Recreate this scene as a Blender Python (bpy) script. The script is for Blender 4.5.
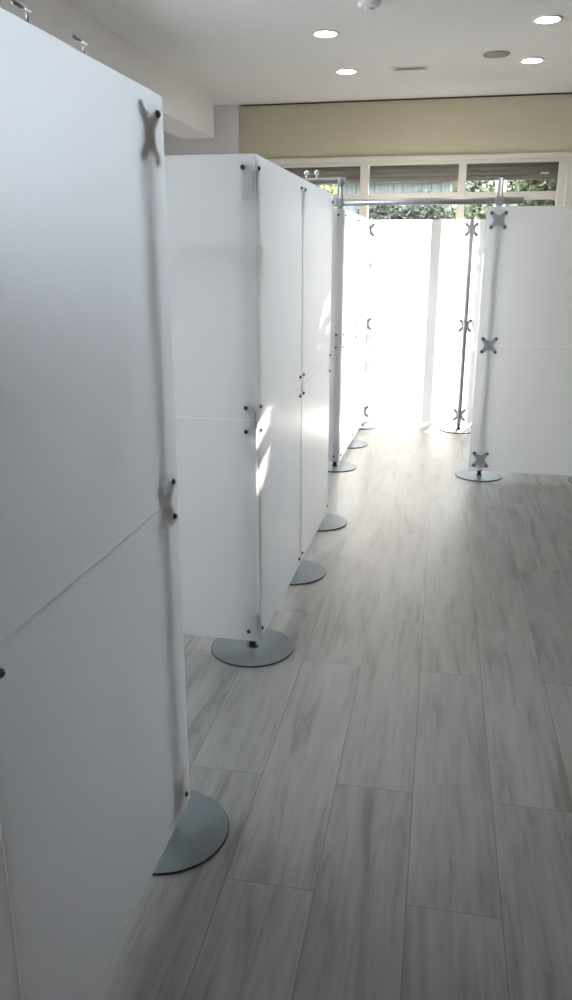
import bpy, bmesh, math, random
from mathutils import Vector, Matrix
PI = math.pi
C = bpy.context.scene
for o in list(bpy.data.objects): bpy.data.objects.remove(o)
COL = C.collection

# ------------------------------------------------------------ camera
F_PX, YAW, PITCH, ROLL, ZC = 786.5, math.radians(11.79), math.radians(16.99), math.radians(0.10), 1.675
cd = bpy.data.cameras.new('camera'); cam = bpy.data.objects.new('camera', cd); COL.objects.link(cam)
cd.sensor_fit = 'VERTICAL'; cd.sensor_height = 36; cd.lens = F_PX/1000*36
cd.clip_start = 0.02; cd.clip_end = 300
fw = Vector((-math.sin(YAW)*math.cos(PITCH), math.cos(YAW)*math.cos(PITCH), -math.sin(PITCH)))
r0 = Vector((math.cos(YAW), math.sin(YAW), 0)); u0 = r0.cross(fw)
rr = math.cos(ROLL)*r0 + math.sin(ROLL)*u0; uu = -math.sin(ROLL)*r0 + math.cos(ROLL)*u0
M = Matrix(((rr.x, uu.x, -fw.x, 0), (rr.y, uu.y, -fw.y, 0), (rr.z, uu.z, -fw.z, ZC), (0, 0, 0, 1)))
cam.matrix_world = M
C.camera = cam

# ------------------------------------------------------------ sky, sun, exposure
W = bpy.data.worlds.new('sky'); C.world = W; W.use_nodes = True
bg = W.node_tree.nodes['Background']; bg.inputs[0].default_value = (0.87, 0.925, 1.0, 1); bg.inputs[1].default_value = 2.6
SUN_S, SUN_T = 0.237, 0.25            # rise and sideways drift of the sun ray per metre towards the window
sl = bpy.data.lights.new('sun', 'SUN'); sun = bpy.data.objects.new('sun', sl); COL.objects.link(sun)
sl.energy = 8; sl.angle = math.radians(0.25); sl.color = (1.0, 0.88, 0.77)
sun.location = (4, 20, 8)
sun.rotation_euler = Vector((SUN_T, 1, SUN_S)).to_track_quat('Z', 'Y').to_euler()
C.view_settings.view_transform = 'Standard'; C.view_settings.look = 'None'
C.view_settings.gamma = 1; C.view_settings.use_curve_mapping = False
C.view_settings.exposure = 2.1

# ------------------------------------------------------------ materials
def mat(name, col, rough=0.5, metal=0.0, **kw):
    m = bpy.data.materials.new(name); m.use_nodes = True
    b = m.node_tree.nodes['Principled BSDF']
    b.inputs['Base Color'].default_value = (*col, 1); b.inputs['Roughness'].default_value = rough
    b.inputs['Metallic'].default_value = metal
    for k, v in kw.items(): b.inputs[k].default_value = v
    return m
def noisy(m, scale=30, amount=0.06, bump=0.0, stretch=(1, 1, 1), vec='Object'):
    nt = m.node_tree; N = nt.nodes; L = nt.links; b = N['Principled BSDF']
    c = b.inputs['Base Color'].default_value[:]
    tc = N.new('ShaderNodeTexCoord'); mp = N.new('ShaderNodeMapping'); mp.inputs['Scale'].default_value = stretch
    n = N.new('ShaderNodeTexNoise'); n.inputs['Scale'].default_value = scale; n.inputs['Detail'].default_value = 4
    L.new(tc.outputs[vec], mp.inputs[0]); L.new(mp.outputs[0], n.inputs['Vector'])
    rp = N.new('ShaderNodeValToRGB')
    rp.color_ramp.elements[0].position = 0.3; rp.color_ramp.elements[1].position = 0.7
    rp.color_ramp.elements[0].color = (*[x*(1-amount) for x in c[:3]], 1)
    rp.color_ramp.elements[1].color = (*[min(1, x*(1+amount)) for x in c[:3]], 1)
    L.new(n.outputs['Fac'], rp.inputs[0]); L.new(rp.outputs[0], b.inputs['Base Color'])
    if bump:
        bp = N.new('ShaderNodeBump'); bp.inputs['Strength'].default_value = bump; bp.inputs['Distance'].default_value = 0.002
        L.new(n.outputs['Fac'], bp.inputs['Height']); L.new(bp.outputs[0], b.inputs['Normal'])
    return m
def emis(name, col, s):
    m = bpy.data.materials.new(name); m.use_nodes = True; nt = m.node_tree; nt.nodes.clear()
    e = nt.nodes.new('ShaderNodeEmission'); e.inputs[0].default_value = (*col, 1); e.inputs[1].default_value = s
    o = nt.nodes.new('ShaderNodeOutputMaterial'); nt.links.new(e.outputs[0], o.inputs[0]); return m
def frosted(name='frosted_acrylic', al=0.87, clear=0.07):
    m = bpy.data.materials.new(name); m.use_nodes = True; nt = m.node_tree; N = nt.nodes; L = nt.links; N.clear()
    d = N.new('ShaderNodeBsdfDiffuse'); d.inputs[0].default_value = (al, al*.975, al*.97, 1)
    t = N.new('ShaderNodeBsdfTranslucent'); t.inputs[0].default_value = (al, al*.985, al*.985, 1)
    rf = N.new('ShaderNodeBsdfRefraction'); rf.inputs['IOR'].default_value = 1.3; rf.inputs['Roughness'].default_value = 0.75
    rf.inputs[0].default_value = (0.95, 0.97, 1, 1)
    g = N.new('ShaderNodeBsdfGlossy'); g.inputs['Roughness'].default_value = 0.35; g.inputs[0].default_value = (0.9, 0.9, 0.9, 1)
    a = N.new('ShaderNodeMixShader'); a.inputs[0].default_value = 0.42; L.new(d.outputs[0], a.inputs[1]); L.new(t.outputs[0], a.inputs[2])
    tp = N.new('ShaderNodeBsdfTransparent'); tp.inputs[0].default_value = (0.9, 0.94, 0.97, 1)
    b = N.new('ShaderNodeMixShader'); b.inputs[0].default_value = clear; L.new(a.outputs[0], b.inputs[1]); L.new(rf.outputs[0], b.inputs[2])
    fr = N.new('ShaderNodeFresnel'); fr.inputs[0].default_value = 1.3
    c = N.new('ShaderNodeMixShader'); L.new(fr.outputs[0], c.inputs[0]); L.new(b.outputs[0], c.inputs[1]); L.new(g.outputs[0], c.inputs[2])
    geo = N.new('ShaderNodeNewGeometry'); e = N.new('ShaderNodeMixShader')      # one scattering layer per sheet: light leaves freely on the far side
    L.new(geo.outputs['Backfacing'], e.inputs[0]); L.new(c.outputs[0], e.inputs[1]); L.new(tp.outputs[0], e.inputs[2])
    o = N.new('ShaderNodeOutputMaterial'); L.new(e.outputs[0], o.inputs[0]); return m
def glass_mat():
    m = bpy.data.materials.new('clear_glass'); m.use_nodes = True; nt = m.node_tree; N = nt.nodes; L = nt.links; N.clear()
    t = N.new('ShaderNodeBsdfTransparent'); t.inputs[0].default_value = (0.97, 0.985, 0.98, 1)
    g = N.new('ShaderNodeBsdfGlossy'); g.inputs['Roughness'].default_value = 0.02
    fr = N.new('ShaderNodeFresnel'); fr.inputs[0].default_value = 1.25
    c = N.new('ShaderNodeMixShader'); L.new(fr.outputs[0], c.inputs[0]); L.new(t.outputs[0], c.inputs[1]); L.new(g.outputs[0], c.inputs[2])
    o = N.new('ShaderNodeOutputMaterial'); L.new(c.outputs[0], o.inputs[0]); return m
def floor_mat():
    m = mat('grey_laminate', (0.4, 0.4, 0.38), 0.40, 0.0, **{'Specular IOR Level': 0.9}); nt = m.node_tree; N = nt.nodes; L = nt.links; b = N['Principled BSDF']
    tc = N.new('ShaderNodeTexCoord'); mp = N.new('ShaderNodeMapping'); mp.vector_type = 'POINT'
    mp.inputs['Rotation'].default_value = (0, 0, math.radians(-90.9)); mp.inputs['Location'].default_value = (0.35, 0.25, 0)
    L.new(tc.outputs['Object'], mp.inputs[0])
    br = N.new('ShaderNodeTexBrick'); br.offset = 0.37; br.offset_frequency = 2; br.squash = 1
    br.inputs['Scale'].default_value = 1; br.inputs['Brick Width'].default_value = 1.29; br.inputs['Row Height'].default_value = 0.253
    br.inputs['Mortar Size'].default_value = 0.0013; br.inputs['Mortar Smooth'].default_value = 0.2; br.inputs['Bias'].default_value = 0
    br.inputs['Color1'].default_value = (0, 0, 0, 1); br.inputs['Color2'].default_value = (1, 1, 1, 1); br.inputs['Mortar'].default_value = (0.5, 0.5, 0.5, 1)
    L.new(mp.outputs[0], br.inputs['Vector'])
    # grain, shifted per plank
    add = N.new('ShaderNodeVectorMath'); add.operation = 'MULTIPLY_ADD'; add.inputs[1].default_value = (7, 13, 5)
    L.new(br.outputs['Color'], add.inputs[0]); L.new(mp.outputs[0], add.inputs[2])
    def stretch(s, sc, det, dist=0.0):
        v = N.new('ShaderNodeVectorMath'); v.operation = 'MULTIPLY'; v.inputs[1].default_value = s; L.new(add.outputs[0], v.inputs[0])
        n = N.new('ShaderNodeTexNoise'); n.inputs['Scale'].default_value = sc; n.inputs['Detail'].default_value = det
        n.inputs['Roughness'].default_value = 0.6; n.inputs['Distortion'].default_value = dist; L.new(v.outputs[0], n.inputs['Vector']); return n
    n1 = stretch((1.1, 9, 1), 1.6, 5, 0.5); n2 = stretch((1.6, 28, 1), 2.2, 5, 0.3)
    r1 = N.new('ShaderNodeValToRGB'); e = r1.color_ramp.elements
    e[0].position = 0.3; e[0].color = (0.180, 0.174, 0.163, 1); e[1].position = 0.68; e[1].color = (0.365, 0.362, 0.348, 1)
    k = e.new(0.46); k.color = (0.300, 0.297, 0.283, 1)
    L.new(n1.outputs['Fac'], r1.inputs[0])
    r2 = N.new('ShaderNodeValToRGB'); r2.color_ramp.elements[0].position = 0.3; r2.color_ramp.elements[0].color = (0.82, 0.81, 0.80, 1)
    r2.color_ramp.elements[1].position = 0.5; r2.color_ramp.elements[1].color = (1, 1, 1, 1); L.new(n2.outputs['Fac'], r2.inputs[0])
    mx = N.new('ShaderNodeMix'); mx.data_type = 'RGBA'; mx.blend_type = 'MULTIPLY'; mx.inputs[0].default_value = 1
    L.new(r1.outputs[0], mx.inputs[6]); L.new(r2.outputs[0], mx.inputs[7])
    # plank tone
    rt = N.new('ShaderNodeMapRange'); rt.inputs[3].default_value = 0.93; rt.inputs[4].default_value = 1.08; L.new(br.outputs['Color'], rt.inputs[0])
    m2 = N.new('ShaderNodeMix'); m2.data_type = 'RGBA'; m2.blend_type = 'MULTIPLY'; m2.inputs[0].default_value = 1
    L.new(mx.outputs[2], m2.inputs[6]); L.new(rt.outputs[0], m2.inputs[7])
    m3 = N.new('ShaderNodeMix'); m3.data_type = 'RGBA'; L.new(br.outputs['Fac'], m3.inputs[0]); L.new(m2.outputs[2], m3.inputs[6])
    m3.inputs[7].default_value = (0.13, 0.127, 0.12, 1); L.new(m3.outputs[2], b.inputs['Base Color'])
    bp = N.new('ShaderNodeBump'); bp.invert = True; bp.inputs['Strength'].default_value = 0.35; bp.inputs['Distance'].default_value = 0.002
    L.new(br.outputs['Fac'], bp.inputs['Height']); L.new(bp.outputs[0], b.inputs['Normal'])
    return m
MT = dict(
 panel=frosted(), glass=glass_mat(), floor=floor_mat(),
 ceiling=noisy(mat('white_plaster', (0.80, 0.785, 0.785), 0.9), 8, 0.01),
 white=noisy(mat('white_wall_paint', (0.78, 0.78, 0.79), 0.85), 8, 0.01),
 cream=noisy(mat('cream_wall_paint', (0.56, 0.515, 0.39), 0.8), 6, 0.015),
 frame=noisy(mat('pale_window_frame', (0.66, 0.645, 0.59), 0.5), 12, 0.02),
 shutter=noisy(mat('grey_shutter_box', (0.22, 0.20, 0.185), 0.6), 40, 0.1, stretch=(0.1, 1, 3)),
 steel=noisy(mat('satin_steel', (0.55, 0.56, 0.58), 0.42, 0.6), 60, 0.05, stretch=(1, 1, 0.05)),
 plate=noisy(mat('satin_grey_plate', (0.46, 0.47, 0.49), 0.5, 0.25), 80, 0.06),
 base=noisy(mat('powder_grey_base', (0.20, 0.232, 0.25), 0.45, 0.3), 90, 0.05),
 rim=noisy(mat('dark_base_rim', (0.06, 0.065, 0.07), 0.5, 0.3), 90, 0.1),
 bolt=noisy(mat('dark_bolt', (0.10, 0.10, 0.11), 0.3, 0.9), 90, 0.1),
 chrome=mat('chrome', (0.85, 0.86, 0.88), 0.15, 1.0),
 dark=noisy(mat('shadow_gap', (0.05, 0.04, 0.035), 0.8), 20, 0.1),
 beige=noisy(mat('warm_beige_wall_paint', (0.42, 0.36, 0.335), 0.85), 8, 0.01),
 strip=frosted('lit_edge_strip', 0.985, 0.0),  # lighter than the panels, stands for light caught in their edges
 grille=noisy(mat('grey_grille', (0.30, 0.29, 0.28), 0.6), 50, 0.1),
 lamp=emis('lamp_glow', (1.0, 0.97, 0.9), 14),
 trunk=noisy(mat('bark', (0.10, 0.07, 0.05), 0.9), 15, 0.4, 0.5),
 soil=noisy(mat('garden_ground', (0.16, 0.15, 0.10), 0.95), 5, 0.3),
 board=noisy(mat('grey_boards', (0.24, 0.27, 0.29), 0.7), 10, 0.2, stretch=(4, 1, 0.3)),
 roof=noisy(mat('shed_roof', (0.30, 0.20, 0.14), 0.8), 10, 0.2),
 postwhite=noisy(mat('white_post_paint', (0.85, 0.85, 0.83), 0.6), 10, 0.03),
)
def leaf_mat(name, col):
    m = mat(name, col, 0.55); nt = m.node_tree; N = nt.nodes; L = nt.links; b = N['Principled BSDF']
    g = N.new('ShaderNodeNewGeometry'); h = N.new('ShaderNodeHueSaturation')
    mr = N.new('ShaderNodeMapRange'); mr.inputs[3].default_value = 0.5; mr.inputs[4].default_value = 1.5
    L.new(g.outputs['Random Per Island'], mr.inputs[0]); L.new(mr.outputs[0], h.inputs['Value']); h.inputs['Color'].default_value = (*col, 1)
    L.new(h.outputs[0], b.inputs['Base Color'])
    t = N.new('ShaderNodeBsdfTranslucent'); L.new(h.outputs[0], t.inputs[0])
    mx = N.new('ShaderNodeMixShader'); mx.inputs[0].default_value = 0.4; L.new(b.outputs[0], mx.inputs[1]); L.new(t.outputs[0], mx.inputs[2])
    L.new(mx.outputs[0], N['Material Output'].inputs[0]); return m
MT['leaf_a'] = leaf_mat('green_leaves', (0.24, 0.27, 0.19)); MT['leaf_b'] = leaf_mat('dark_leaves', (0.13, 0.145, 0.11))
MT['leaf_c'] = leaf_mat('yellow_green_leaves', (0.36, 0.39, 0.20))

# ------------------------------------------------------------ helpers
def link(o, parent=None):
    COL.objects.link(o)
    if parent: o.parent = parent
    return o
def mesh_of(name, bm, m):
    me = bpy.data.meshes.new(name); bm.normal_update(); bm.to_mesh(me); bm.free()
    for x in (m if isinstance(m, (list, tuple)) else [m]): me.materials.append(x)
    return me
def obj(name, bm, m, parent=None, loc=(0, 0, 0), rot=(0, 0, 0)):
    me = bm if isinstance(bm, bpy.types.Mesh) else mesh_of(name, bm, m)
    o = bpy.data.objects.new(name, me); o.location = loc; o.rotation_euler = rot; return link(o, parent)
def thing(name, loc, label, cat, group=None, rotz=0):
    o = bpy.data.objects.new(name, None); o.empty_display_size = 0.1; o.location = loc; o.rotation_euler = (0, 0, rotz); link(o)
    return tag(o, label, cat, group)
def tag(o, label, cat, group=None):
    o['label'] = label; o['category'] = cat
    if group: o['group'] = group
    return o
def box(bm, x0, y0, z0, x1, y1, z1, bev=0.0, mi=0):
    r = bmesh.ops.create_cube(bm, size=1)['verts']
    for v in r: v.co = Vector(((x0+x1)/2+v.co.x*(x1-x0), (y0+y1)/2+v.co.y*(y1-y0), (z0+z1)/2+v.co.z*(z1-z0)))
    fs = {f for v in r for f in v.link_faces}
    for f in fs: f.material_index = mi
    if bev: bmesh.ops.bevel(bm, geom=list({e for v in r for e in v.link_edges}), offset=bev, segments=2, affect='EDGES', profile=0.5)
    return bm
def rod(bm, a, b, r, seg=20, bev=0.0, r2=None):
    a = Vector(a); b = Vector(b); d = b-a
    q = d.to_track_quat('Z', 'Y').to_matrix().to_4x4(); q.translation = (a+b)/2
    vs = bmesh.ops.create_cone(bm, cap_ends=True, segments=seg, radius1=r, radius2=r if r2 is None else r2, depth=d.length, matrix=q)['verts']
    fs = {f for v in vs for f in v.link_faces}
    for f in fs: f.smooth = len(f.verts) == 4
    if bev:
        es = {e for f in fs if len(f.verts) > 4 for e in f.edges}
        bmesh.ops.bevel(bm, geom=list(es), offset=bev, segments=2, affect='EDGES')
    return bm
def lathe(bm, prof, seg=48, axis_z=True):
    rings = []
    for r, z in prof:
        rings.append([bm.verts.new((r*math.cos(2*PI*i/seg), r*math.sin(2*PI*i/seg), z)) for i in range(seg)] if r > 1e-6 else [bm.verts.new((0, 0, z))])
    for A, B in zip(rings, rings[1:]):
        for i in range(seg):
            j = (i+1) % seg
            vs = [A[i % len(A)], A[j % len(A)], B[j % len(B)], B[i % len(B)]]
            u = []
            for v in vs:
                if v not in u: u.append(v)
            if len(u) > 2:
                try: bm.faces.new(u)
                except ValueError: pass
    bmesh.ops.recalc_face_normals(bm, faces=bm.faces)
    return bm
def prism(bm, pts, d0, d1, axis):
    """closed outline pts (u, v) thickened from d0 to d1 along axis: 'x' -> (d,u,v), 'y' -> (u,d,v), 'z' -> (u,v,d)"""
    f = {'x': lambda u, v, d: (d, u, v), 'y': lambda u, v, d: (u, d, v), 'z': lambda u, v, d: (u, v, d)}[axis]
    A = [bm.verts.new(f(u, v, d0)) for u, v in pts]; B = [bm.verts.new(f(u, v, d1)) for u, v in pts]
    n = len(pts); bm.faces.new(A); bm.faces.new(B)
    for i in range(n): bm.faces.new((A[i], A[(i+1) % n], B[(i+1) % n], B[i]))
    bmesh.ops.recalc_face_normals(bm, faces=bm.faces)
    return bm
def B(): return bmesh.new()
def struct(name, bm, m):
    o = obj(name, bm, m); o['kind'] = 'structure'; return o

# ------------------------------------------------------------ the room
CZ = 3.26; WY = 9.0; XL, XR, YB = -3.6, 2.7, -2.6
struct('floor', box(B(), XL-.2, YB-.2, -.06, XR+.2, WY+.25, 0), MT['floor'])
struct('ceiling', box(B(), XL-.2, YB-.2, CZ, XR+.2, WY+.25, CZ+.2), MT['ceiling'])
def wall_with_hole(axis, d0, d1, a0, a1, z0, z1, holes):
    """wall running along the other axis from a0 to a1, holes (h0,h1,zb,zt) sorted"""
    bm = B()
    def bb(u0, u1, w0, w1):
        if u1-u0 < 1e-4 or w1-w0 < 1e-4: return
        if axis == 'y': box(bm, u0, d0, w0, u1, d1, w1)
        else: box(bm, d0, u0, w0, d1, u1, w1)
    c = a0
    for h0, h1, zb, zt in holes:
        bb(c, h0, z0, z1); bb(h0, h1, z0, zb); bb(h0, h1, zt, z1); c = h1
    bb(c, a1, z0, z1); return bm
OX0, OX1, OZ = -2.12, 1.03, 2.68
struct('wall_back', wall_with_hole('y', WY, WY+.25, -2.41, 1.13, 0, CZ, [(OX0, OX1, 0, OZ)]), MT['cream'])
struct('wall_back_left', box(B(), XL-.2, WY-.02, 0, -2.41, WY+.25, CZ), MT['white'])
struct('wall_back_right', wall_with_hole('y', WY, WY+.25, 1.13, XR+.2, 0, CZ, [(1.4, 2.55, .1, 2.68)]), MT['cream'])  # opening for the added window behind the right-hand panel
struct('wall_right', box(B(), XR, YB-.2, 0, XR+.2, WY, CZ), MT['beige'])
struct('wall_front', wall_with_hole('y', YB-.2, YB, XL, XR, 0, CZ, []), MT['beige'])
LW = [(0.2, 2.9, 1.95, 3.2), (3.1, 5.7, 1.7, 3.2)]  # unseen windows, added for the bluish daylight on the left panels
struct('wall_left', wall_with_hole('x', XL-.2, XL, YB, WY-.02, 0, CZ, LW), MT['white'])
struct('shadow_line', box(B(), -2.38, WY-.012, CZ-.015, XR, WY-.001, CZ-.004), MT['dark'])  # dark strip standing in for the shadow gap under the ceiling
bm = B(); box(bm, OX0-.06, WY-.03, OZ-.01, OX1+.07, WY+.0, OZ+.035, .006); box(bm, OX1-.005, WY-.03, 0.08, OX1+.07, WY, OZ-.01, .006)
box(bm, OX0-.06, WY-.03, 0.08, OX0+.005, WY, OZ-.01, .006)
struct('trim_2', bm, MT['frame'])
struct('trim_3', box(B(), -2.9, YB, 2.88, -2.55, 8.54, CZ), MT['ceiling'])     # downstand beam on the left
struct('baseboard_right', box(B(), XR-.014, YB, 0, XR, WY, .08, .003), MT['frame'])
struct('baseboard_back', box(B(), 1.13, WY-.014, 0, XR-.014, WY, .08, .003), MT['frame'])
# shop window in the far wall: posts, transom, sill, three lights, shutter box behind the glass
mull = [(OX0, OX0+.05), (-1.08, -.99), (-.05, .03), (.95, OX1)]
bm = B()
for a, b in mull: box(bm, a, WY+.02, 0, b, WY+.10, OZ, .005)
for (a, b), (c, d) in zip(mull, mull[1:]):
    box(bm, b, WY+.025, 2.275, c, WY+.095, 2.355, .005)
    box(bm, b, WY+.025, OZ-.045, c, WY+.095, OZ, .005)
    box(bm, b, WY+.025, 0, c, WY+.095, .10, .005)
w = struct('window_1', bm, MT['frame'])
for i in range(3):
    a, c = mull[i][1], mull[i+1][0]
    for z0, z1 in ((.10, 2.275), (2.355, OZ-.045)):
        obj('pane', box(B(), a, WY+.055, z0, c, WY+.061, z1), MT['glass'], w)
    bm = B()
    for k in range(4): box(bm, a, WY+.11+.004*(k % 2), 2.475+k*.045, c, WY+.15, 2.475+k*.045+.043, .004)
    obj('shutter_box', bm, MT['shutter'], w)
bm = B(); box(bm, .78, WY+.10, 2.525, .86, WY+.112, 2.545, .003); obj('shutter_label', bm, MT['postwhite'], w)
bm = B()  # unseen window, added to backlight the right-hand panel
for a, b, c, d in ((1.4, 1.46, .1, 2.68), (2.49, 2.55, .1, 2.68), (1.46, 2.49, .1, .16), (1.46, 2.49, 2.62, 2.68), (1.46, 2.49, 2.275, 2.355)): box(bm, a, WY+.02, c, b, WY+.10, d, .004)
w = struct('window_4', bm, MT['frame'])
obj('pane', box(B(), 1.46, WY+.055, .16, 2.49, WY+.061, 2.275), MT['glass'], w)
obj('pane', box(B(), 1.46, WY+.055, 2.355, 2.49, WY+.061, 2.62), MT['glass'], w)
for i, (a, b, z0, z1) in enumerate(LW):
    bm = B(); x0, x1 = XL-.12, XL-.05
    box(bm, x0, a, z0, x1, a+.06, z1); box(bm, x0, b-.06, z0, x1, b, z1); box(bm, x0, a+.06, z0, x1, b-.06, z0+.06); box(bm, x0, a+.06, z1-.06, x1, b-.06, z1)
    box(bm, x0, (a+b)/2-.03, z0+.06, x1, (a+b)/2+.03, z1-.06)
    w = struct('window_%d' % (i+2), bm, MT['frame'])  # added out of view to let daylight in from the left
    obj('pane', box(B(), XL-.09, a+.06, z0+.06, XL-.085, b-.06, z1-.06), MT['glass'], w)

# ------------------------------------------------------------ ceiling fittings
def downlight(x, y, label):
    t = thing('downlight', (x, y, CZ), label, 'ceiling light', 'round recessed ceiling downlights')
    obj('trim_ring', lathe(B(), [(.078, -.001), (.080, -.008), (.094, -.010), (.100, -.004), (.100, 0)]), MT['postwhite'], t)
    obj('lens', lathe(B(), [(0, -.009), (.060, -.009), (.079, -.004)]), MT['lamp'], t)
downlight(-1.05, 6.42, 'lit round downlight upper left of the four, nearest the top centre of the ceiling')
downlight(.50, 6.37, 'lit round downlight nearest the top right corner of the ceiling')
downlight(-1.06, 7.65, 'lit round downlight left of the slim ceiling vent, nearer the cream wall')
downlight(.50, 7.56, 'lit round downlight just right of the round grey ceiling grille')
t = thing('ceiling_vent', (-.51, 7.64, CZ), 'slim white two-slot air vent flush in the white ceiling', 'vent')
bm = B(); box(bm, -.16, -.05, -.006, .16, .05, -.0005, .002); obj('vent_frame', bm, MT['white'], t)
bm = B(); box(bm, -.145, .008, -.012, .145, .034, -.0065, .002); box(bm, -.12, -.034, -.012, .12, -.014, -.0065, .002); obj('slot', bm, MT['grille'], t)
t = thing('ceiling_speaker', (.20, 7.29, CZ), 'round grey perforated grille in the ceiling between downlight and vent', 'ceiling speaker')
obj('rim', lathe(B(), [(.088, -.001), (.092, -.010), (.104, -.009), (.108, 0)]), MT['grille'], t)
bm = B(); lathe(bm, [(0, -.012), (.05, -.012), (.088, -.008)])
obj('grille', bm, MT['grille'], t)
t = thing('smoke_detector', (-.66, 5.76, CZ), 'small unlit white round ceiling fitting cut by the top edge of the photo', 'smoke detector')
obj('housing', lathe(B(), [(.075, 0), (.075, -.012), (.06, -.03), (.04, -.034), (0, -.034)]), MT['white'], t)
obj('sensor_cap', lathe(B(), [(.03, -.034), (.03, -.045), (.024, -.05), (0, -.05)]), MT['white'], t)

# ------------------------------------------------------------ partition stands
BASE_R = .187; ARM = .05
def star_outline(half=None, n=7):
    """X-shaped clamp plate with rounded tips and scooped sides; half=+1 keeps u>0"""
    pts = []; tip = .0155; c = ARM
    for k in range(4):
        a = PI/4 + k*PI/2
        d = Vector((math.cos(a), math.sin(a))); p = Vector((-d.y, d.x)); T = d*(c*math.sqrt(2))
        for i in range(n+1):
            b = -PI/2 + PI*i/n
            q = T + d*(tip*math.cos(b)) + p*(tip*math.sin(b)); pts.append((q.x, q.y))
        d2 = Vector((math.cos(a+PI/2), math.sin(a+PI/2))); p2 = Vector((-d2.y, d2.x))
        s0 = T + p*tip; s1 = d2*(c*math.sqrt(2)) - p2*tip; m = (s0+s1)/2; mid = m.normalized()*.034
        for i in range(1, 6):
            u = i/6; q = (1-u)**2*s0 + 2*u*(1-u)*(2*mid-m) + u*u*s1; pts.append((q.x, q.y))
    if half is None: return pts
    out = []
    for i, (u, v) in enumerate(pts):
        pu, pv = pts[i-1]
        if (pu*half > 0) != (u*half > 0):
            k = (0-pu)/(u-pu); out.append((0, pv+k*(v-pv)))
        if u*half > 0: out.append((u, v))
    return out
cache = {}
def cached(key, fn):
    if key not in cache: cache[key] = fn()
    return cache[key]
def base_mesh():
    bm = B(); r = BASE_R
    lathe(bm, [(0, 0), (r-.004, 0), (r, .002), (r, .0065), (r-.002, .0075)], 72)
    for f in bm.faces: f.material_index = 1
    n = len(bm.faces)
    lathe(bm, [(r-.002, .0075), (r-.004, .008), (.03, .008), (.028, .010), (0, .010)], 72)
    bm.faces.ensure_lookup_table()
    for f in list(bm.faces)[n:]: f.material_index = 0
    bmesh.ops.remove_doubles(bm, verts=bm.verts, dist=1e-5)
    return mesh_of('base_plate', bm, [MT['base'], MT['rim']])
def bolt_mesh():                       # shank from y=+.03 (behind the panel) to the domed head at y<0; axis along Y
    bm = B(); rod(bm, (0, .024, 0), (0, -.001, 0), .0035, 12)
    rod(bm, (0, 0, 0), (0, -.005, 0), .0085, 20, .0015); rod(bm, (0, -.0045, 0), (0, -.008, 0), .0045, 6)
    return mesh_of('bolt', bm, MT['bolt'])
def cap_mesh(r):
    return mesh_of('pole_cap', rod(B(), (0, 0, 0), (0, 0, .006), r+.001, 24, .002), MT['bolt'])
ZCL = {'top': 1.955, 'mid': 1.05, 'low': .15}
def stand(x, y, label, style='joint', top=2.005, rot=0, group='round-based partition stands', sides=(-1, 1), front=False, off=.045, rp=.021):
    """local frame: the panel's visible face is the plane y=0 looking towards -y, its seam at x=0; the pole stands at y=+off.
       style joint: full X plates; corner: plates bent round the corner towards local +y along x=0"""
    px = 0.0; py = off
    if style == 'corner': px = -sides[0]*0 ; 
    R = Matrix.Rotation(rot, 4, 'Z')
    t = thing('partition_stand', (x, y, 0), label, 'stand', group, rot)
    cx, cy = (0, py) if style == 'joint' else (sides[0]*.045, py)
    obj('base_plate', cached('base', base_mesh), None, t, (cx, cy, 0))
    bm = B(); rod(bm, (0, 0, .012), (0, 0, .055), .016, 24, .002); rod(bm, (0, 0, .010), (0, 0, .016), .026, 24, .002)
    obj('foot', cached('foot', lambda: mesh_of('foot', bm, MT['bolt'])), None, t, (cx, cy, 0))
    bm2 = B(); rod(bm2, (0, 0, .055), (0, 0, top), rp, 28)
    obj('pole', bm2, MT['steel'], t, (cx, cy, 0))
    obj('pole_cap', cached('cap%f' % rp, lambda: cap_mesh(rp)), None, t, (cx, cy, top-.001))
    for nm, z in ZCL.items():
        bm = B(); vs = {'top': (1,), 'mid': (1, -1), 'low': (-1,)}[nm]
        if style == 'joint':
            d0, d1 = (.010, .016) if not front else (-.008, -.003)
            prism(bm, star_outline(), d0, d1, 'y')
            if not front: rod(bm, (0, .015, 0), (0, cy-rp+.004, 0), .014, 16)
            else: rod(bm, (0, -.004, 0), (0, cy-rp+.004, 0), .009, 16)
            cl = obj('clamp', bm, MT['plate'], t, (0, 0, z))
            for s in sides:
                for v in ((1, -1) if front else vs):
                    obj('bolt', cached('bolt', bolt_mesh), None, cl, (s*ARM*.98, 0 if not front else -.008, v*ARM*.98))
        else:                          # bent clamp: one half on this panel, the other half on the panel along local +y
            s = sides[0]
            pts = star_outline(half=s); pts = [(u+0*s, v) for u, v in pts]
            prism(bm, pts, .0066, .0120, 'y')
            p2 = [(abs(u), v) for u, v in pts]
            prism(bm, p2, s*.0066, s*.0120, 'x')
            rod(bm, (s*.014, .014, -.03), (s*.014, .014, .03), .006, 10)
            box(bm, min(s*.012, cx), .012, -.012, max(s*.012, cx), cy, .012)
            cl = obj('clamp', bm, MT['plate'], t, (0, 0, z))
            for v in vs:
                obj('bolt', cached('bolt', bolt_mesh), None, cl, (s*ARM*.98, 0, v*ARM*.98))
                obj('bolt', cached('bolt', bolt_mesh), None, cl, (0, ARM*.98, v*ARM*.98), (0, 0, (PI/2 if s < 0 else -PI/2)))
    return t

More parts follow.
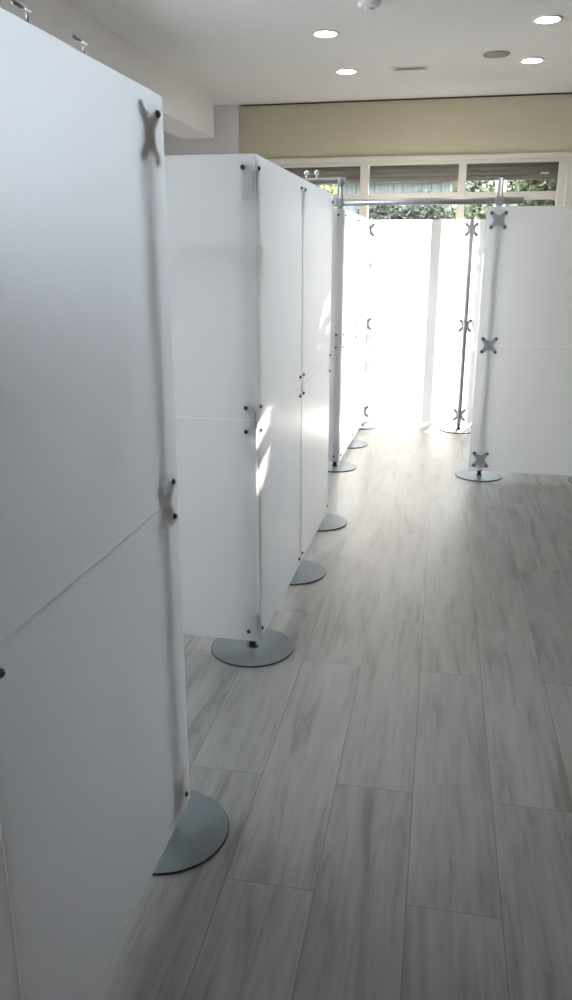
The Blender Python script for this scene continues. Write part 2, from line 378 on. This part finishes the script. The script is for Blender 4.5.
# ------------------------------------------------------------ frosted panels
TH = .006; ZT, ZS, ZB = 2.05, 1.05, .055
GP = 'frosted white partition panels'
def panel(axis, face, a, b, z0, z1, label):
    """axis 'x': runs along y from a to b with its corridor face at x=face (body to -x); axis 'y': runs along x, face at y=face (body to +y)"""
    bm = B()
    if axis == 'x': box(bm, -TH, 0, 0, 0, b-a, z1-z0, .0012); loc = (face, a, z0)
    else: box(bm, 0, 0, 0, b-a, TH, z1-z0, .0012); loc = (a, face, z0)
    o = obj('partition_panel', bm, MT['panel'], None, loc)
    if z1 < ZT-.5:                       # paler strip painting the lit panel edges along the seam
        h = z1-z0; bm = B()
        if axis == 'x': box(bm, -TH-.0008, .001, h-.0008, .0008, b-a-.001, h+2*g+.0008)
        else: box(bm, .001, -.0008, h-.0008, b-a-.001, TH+.0008, h+2*g+.0008)
        obj('lit_edge', bm, MT['strip'], o)
    return tag(o, label, 'panel', GP)
g = .002
def pair(axis, face, a, b, lab):
    panel(axis, face, a, b, ZS+g, ZT, 'upper '+lab); panel(axis, face, a, b, ZB, ZS-g, 'lower '+lab)
X1, X2, X3 = -.720, -.757, -.870
Y1, Y2 = 1.02, 1.985                    # first row, nearest the camera
pair('x', X1, .05, Y1-g, 'frosted white panel of which only a sliver shows at the far left edge')
pair('x', X1, Y1+g, Y2, 'large frosted white panel nearest the camera, filling the left side')
B0, B1, B2 = 3.06, 4.02, 4.985
pair('y', B0, X2-.965, X2-.0065, 'frosted white panel facing the camera behind the nearest panel, above a round base')
pair('x', X2, B0, B1-g, 'frosted white corridor panel nearest part of second row, right of the bluish camera-facing panel')
pair('x', X2, B1+g, B2, 'frosted white corridor panel at the far end of the second row')
E0, E1, E2 = 6.35, 7.27, 8.19
pair('y', E0, X3-.965, X3-.0065, 'frosted panel seen as a narrow grey strip just past the second row')
pair('x', X3, E0, E1-g, 'frosted corridor panel starting the third, farthest row on the left')
pair('x', X3, E1+g, E2, 'frosted corridor panel at the far end of the third row, touching the glowing panel')
pair('y', 8.20, -.885, .235, 'brightly backlit white panel closing the end of the corridor')
pair('y', 6.30, .182, 1.147, 'pinkish white panel facing the camera at the right edge')
pair('y', 6.30, 1.151, 2.116, 'frosted white panel continuing right beyond the frame edge')

# unseen panels added in the first booth to dim its low light
pair('y', Y1, X1-.97, X1-.03-TH, 'added unseen frosted cross panel in the nearest booth, dimming light behind the left panel')
pair('x', X1-.975, Y1, Y2, 'added unseen frosted inner panel of the nearest booth, dimming light behind the left panel')
# row stands: local -y must point to +x (corridor) -> rot = +90 deg
r90 = PI/2
stand(X1, Y1, 'stand at the near end of the nearest panel, one bolt showing at the left edge', rot=r90)
stand(X1, Y2-.088, 'stand with grey round base showing half beside the nearest large panel', rot=r90, sides=(-1, 1) if False else (1,))
stand(X2, B1, 'stand with round base at the joint of the second row, middle of its three bases', rot=r90)
stand(X2, B2-.07, 'stand at the far end of the second row, third round base along it', rot=r90, sides=(1,))
# corner stands: panel facing the camera (rot 0) runs to -x, corridor panel runs along +y at x=0 -> sides=(-1,)
stand(X2, B0, 'corner stand with fully visible round grey base at the near corner of the second row', 'corner', rot=0, sides=(-1,))
stand(X3, E0, 'corner stand at the near corner of the third row, its pole rising to the tubes', 'corner', rot=0, sides=(-1,), top=2.228)
stand(X3, E1, 'stand at the middle joint of the third row, small base showing beside it', rot=r90)
stand(-.885, 8.20, 'stand in the far left corner by the glowing panel, half hidden by the third row', rot=0, sides=(1,), off=-.045)
stand(.11, 8.20, 'dark slim pole stand in front of the glowing end panel at its right', rot=0, sides=(-1,), off=-.045, top=2.06)
stand(.272, 6.30, 'stand of the right-hand panel with its X clamps in front and full round base', rot=0, sides=(-1, 1), front=True, off=.055, top=2.25)
stand(1.149, 6.30, 'stand at the joint right of the frame holding the right-hand panels', rot=0, sides=(-1, 1), front=True, off=.055)
# the two far stands have the pole on the camera side of the panel: clamps sit on that side too
for o in list(COL.objects):
    if o.get('category') == 'stand' and abs(o.location.y-8.20) < .01:
        for ch in o.children:
            if ch.name.startswith('clamp'): ch.rotation_euler = (0, 0, PI); ch.location.y = TH

# ------------------------------------------------------------ tubes bracing the tops
GT = 'horizontal steel bracing tubes'
def tube(a, b, r, label):
    a = Vector(a); b = Vector(b)
    t = thing('brace_tube', a, label, 'tube', GT)
    obj('tube', rod(B(), (0, 0, 0), b-a, r, 28), MT['steel'], t)
    d = (b-a).normalized()
    for p, s in ((Vector((0, 0, 0)), -1), (b-a, 1)):
        obj('end_cap', rod(B(), p-d*s*.001, p+d*s*.007, r*1.04, 24, .002), MT['plate'], t)
    return t
# long tube across the corridor between the third-row corner pole and the right pole
px, py = X3-.045, E0+.045
t = tube((-.975, py-.045, 2.092), (.435, py-.045, 2.092), .024, 'long grey tube spanning the corridor between the left and right poles')
for xx in (px, .272):
    bm = B(); box(bm, xx-.03-(-.975), -.028, -.03, xx+.03-(-.975), .028+.03, .03, .006)
    obj('coupling', bm, MT['plate'], t)
t = tube((-1.95, py, 2.25), (px+.03, py, 2.25), .024, 'short grey tube running left above the second row, with two small fittings')
for xx in (-1.10, -1.18):
    bm = B(); rod(bm, (xx+1.95, 0, .02), (xx+1.95, 0, .05), .007, 10)
    vs = bmesh.ops.create_uvsphere(bm, u_segments=14, v_segments=10, radius=.02)['verts']
    for v in vs: v.co += Vector((xx+1.95, 0, .062))
    for f in bm.faces: f.smooth = True
    obj('fitting', bm, MT['chrome'], t)
bm = B(); rod(bm, (px+1.95, 0, -.03), (px+1.95, 0, .026), .028, 24, .003); obj('coupling', bm, MT['plate'], t)
t = tube((X2-.965, B0+.105, 1.70), (X2-.01, B0+.105, 1.70), .021, 'tube showing faintly as a grey band behind the camera-facing panel')
bm = B(); box(bm, .955-.075, -.045, -.03, .955-.01, .018, .03, .005); obj('coupling', bm, MT['plate'], t)
# chrome clip rods on the top edge of the nearest panel
for yy, lab in ((1.345, 'small chrome clip rod on the nearest panel top edge, by the photo corner'),
                (1.555, 'small chrome clip rod with stem, the farther one on the nearest panel top edge')):
    t = thing('clip_rod', (X1-TH/2, yy, ZT), lab, 'clip', 'chrome clip rods on the nearest panel')
    bm = B(); box(bm, -.0045, .010, .0, .0045, .020, .004, .001)
    rod(bm, (0, .015, .003), (0, .015, .018), .0018, 10); obj('stem', bm, MT['chrome'], t)
    bm = B(); rod(bm, (0, -.026, .020), (0, .026, .020), .0042, 14, .001); obj('rod', bm, MT['chrome'], t)

# ------------------------------------------------------------ outside the window
struct('ground', box(B(), -30, WY+.25, -.12, 30, 60, -.02), MT['soil'])
def sun_hits(p):
    """where the sun ray through p lands on the corridor face of the second row"""
    k = (p.x-X2)/SUN_T; return p.y-k, p.z-k*SUN_S
HOLES = [(3.11, .99, .11, .27), (4.80, 1.35, .12, .32)]  # gaps cut in the leaves so sun patches land on the second row
def foliage(rng, blobs, n, size, keep=None):
    bm = B()
    tot = sum(b[3]*b[4]*b[5] for b in blobs)
    for bx_, by_, bz_, rx, ry, rz in blobs:
        m = int(n*rx*ry*rz/tot)
        for _ in range(m):
            while True:
                q = Vector((rng.uniform(-1, 1), rng.uniform(-1, 1), rng.uniform(-1, 1)))
                if q.length < 1: break
            q = q.normalized()*(q.length**.45)
            p = Vector((bx_+q.x*rx, by_+q.y*ry, bz_+q.z*rz))
            s = size*rng.uniform(.6, 1.3)
            d = Vector((rng.uniform(-1, 1), rng.uniform(-1, 1), rng.uniform(-.8, .6))).normalized()
            e = d.cross(Vector((rng.uniform(-1, 1), rng.uniform(-1, 1), rng.uniform(-1, 1)))).normalized()
            nn = d.cross(e)*s*.12
            if keep and not all(keep(x) for x in (p, p+d*s*.45+e*s*.28, p+d*s*.45-e*s*.28, p+d*s, p+d*s*.5, p+d*s*.25, p+d*s*.75)): continue
            v = [bm.verts.new(p), bm.verts.new(p+d*s*.45+e*s*.28+nn), bm.verts.new(p+d*s), bm.verts.new(p+d*s*.45-e*s*.28+nn)]
            bm.faces.new(v)
    return bm
def tree(name, loc, label, cat, blobs, n, size, m, trunk_r, trunk_h, seed, keep=None, group='plants outside the window'):
    rng = random.Random(seed)
    t = thing(name, loc, label, cat, group)
    L = Vector(loc)
    k2 = (lambda p: keep(p+L)) if keep else None
    obj('foliage', foliage(rng, blobs, n, size, k2), m, t)
    bm = B(); rod(bm, (0, 0, 0), (0, 0, trunk_h), trunk_r, 10, r2=trunk_r*.6)
    for bx_, by_, bz_, rx, ry, rz in blobs:
        if bz_ > trunk_h+.6: rod(bm, (0, 0, trunk_h-.02), (bx_*.3, by_, trunk_h+.5), trunk_r*.4, 6, r2=trunk_r*.2); continue
        rod(bm, (0, 0, min(trunk_h*.8, bz_)), (bx_, by_, bz_), trunk_r*.4, 6, r2=trunk_r*.12)
    obj('trunk', bm, MT['trunk'], t)
def keep_hole(p):
    y, z = sun_hits(p)
    return not any(((y-hy)/a)**2+((z-hz)/b)**2 < 1 for hy, hz, a, b in HOLES)
def keep_bush(p):
    if (p.y-8.2)*SUN_T+.17 > p.x: return False      # keeps the way free to the end panel
    y, z = sun_hits(p)
    for hy, hz, a, b in HOLES:
        if ((y-hy)/a)**2+((z-hz)/b)**2 < 1: return False
    return True
tree('garden_bush', (1.25, 10.1, -.02), 'bushy green shrub close outside the right-hand window light', 'bush',
     [(.05, 0, .5, .9, .5, .8), (-.1, 0, 1.4, .9, .5, .8), (-.15, .0, 2.2, .9, .5, .7), (-.2, 0, 2.75, .95, .5, .6), (.6, 0, 2.4, .7, .5, .8)], 34000, .11, MT['leaf_a'], .05, 2.0, 3, keep_bush)  # leaf mass shaped to block sun from the corridor floor
tree('garden_tree', (2.9, 11.6, -.02), 'added leafy tree far right outside, unseen, blocking sun behind the right-hand panel', 'tree',
     [(-.3, 0, 1.2, 1.2, .6, 1.3), (0, 0, 2.6, 1.4, .6, 1.2), (-.6, 0, 3.2, .8, .5, .7)], 20000, .14, MT['leaf_a'], .07, 2.6, 12, keep_bush)  # added to stop sun entering by the extra right-hand window
tree('garden_tree', (-2.6, 12.0, -.02), 'yellow-green tree outside the left window light above the second row', 'tree',
     [(0, 0, 2.6, .8, .8, .9), (.3, .3, 2.3, .5, .6, .6), (-.5, .3, 3.3, .8, .7, .6)], 9000, .11, MT['leaf_c'], .08, 2.2, 5)
tree('garden_tree', (-4.0, 16.4, -.02), 'dark green tree behind the yellow-green one at the left window light', 'tree',
     [(0, 0, 2.4, 1.5, .8, 1.3), (1.0, 0, 2.8, 1.0, .8, .9)], 9000, .13, MT['leaf_b'], .1, 2.2, 6)
tree('garden_bush', (-.55, 12.3, -.02), 'dark brownish hedge bush low outside the middle window light', 'bush',
     [(-.6, 0, 1.4, .6, .4, 1.2), (.05, 0, 1.4, .52, .4, 1.25)], 9000, .10, MT['leaf_b'], .05, 1.6, 7)
tree('garden_tree', (.1, 19.5, -.02), 'sunlit green tree outside the right light behind the pole top', 'tree',
     [(0, 0, 3.0, 1.6, .8, 1.2), (.9, 0, 3.4, 1.0, .7, .9), (-1.2, 0, 3.6, 1.0, .8, .9)], 11000, .16, MT['leaf_a'], .1, 2.4, 8)
tree('garden_tree', (1.55, 12.9, -.02), 'added tree on the right, its high unseen crown keeping sun off the third row', 'tree',
     [(-1.1, 0, 3.62, .85, .45, .42), (-.4, 0, 3.65, .7, .45, .4)], 9000, .13, MT['leaf_a'], .05, 3.0, 11, lambda p: p.z > 2.09+(p.y-8.2)*SUN_S and keep_hole(p))  # crown added above the view to shade the third-row panels
t = thing('garden_shed', (-1.15, 13.6, -.02), 'grey boarded shed front seen through the middle window light', 'shed')
bm = B()
for k in range(13): box(bm, -.98+k*.15, 0, 0, -.98+k*.15+.142, .03, 2.95, .004)
box(bm, -.98, .03, 0, .97, 1.5, 2.9); obj('boarded_wall', bm, MT['board'], t)
bm = B(); prism(bm, [(-.25, 2.9), (1.7, 2.95), (1.7, 3.02), (.7, 3.35), (-.25, 3.02)], -1.08, 1.07, 'x'); obj('roof', bm, MT['roof'], t)
t = thing('white_post', (.62, 14.5, -.02), 'white painted post outside, glimpsed behind the right pole top', 'post')
obj('shaft', box(B(), -.09, -.05, 0, .09, .05, 3.1, .01), MT['postwhite'], t); obj('post_cap', box(B(), -.12, -.08, 3.1, .12, .08, 3.16, .01), MT['postwhite'], t)
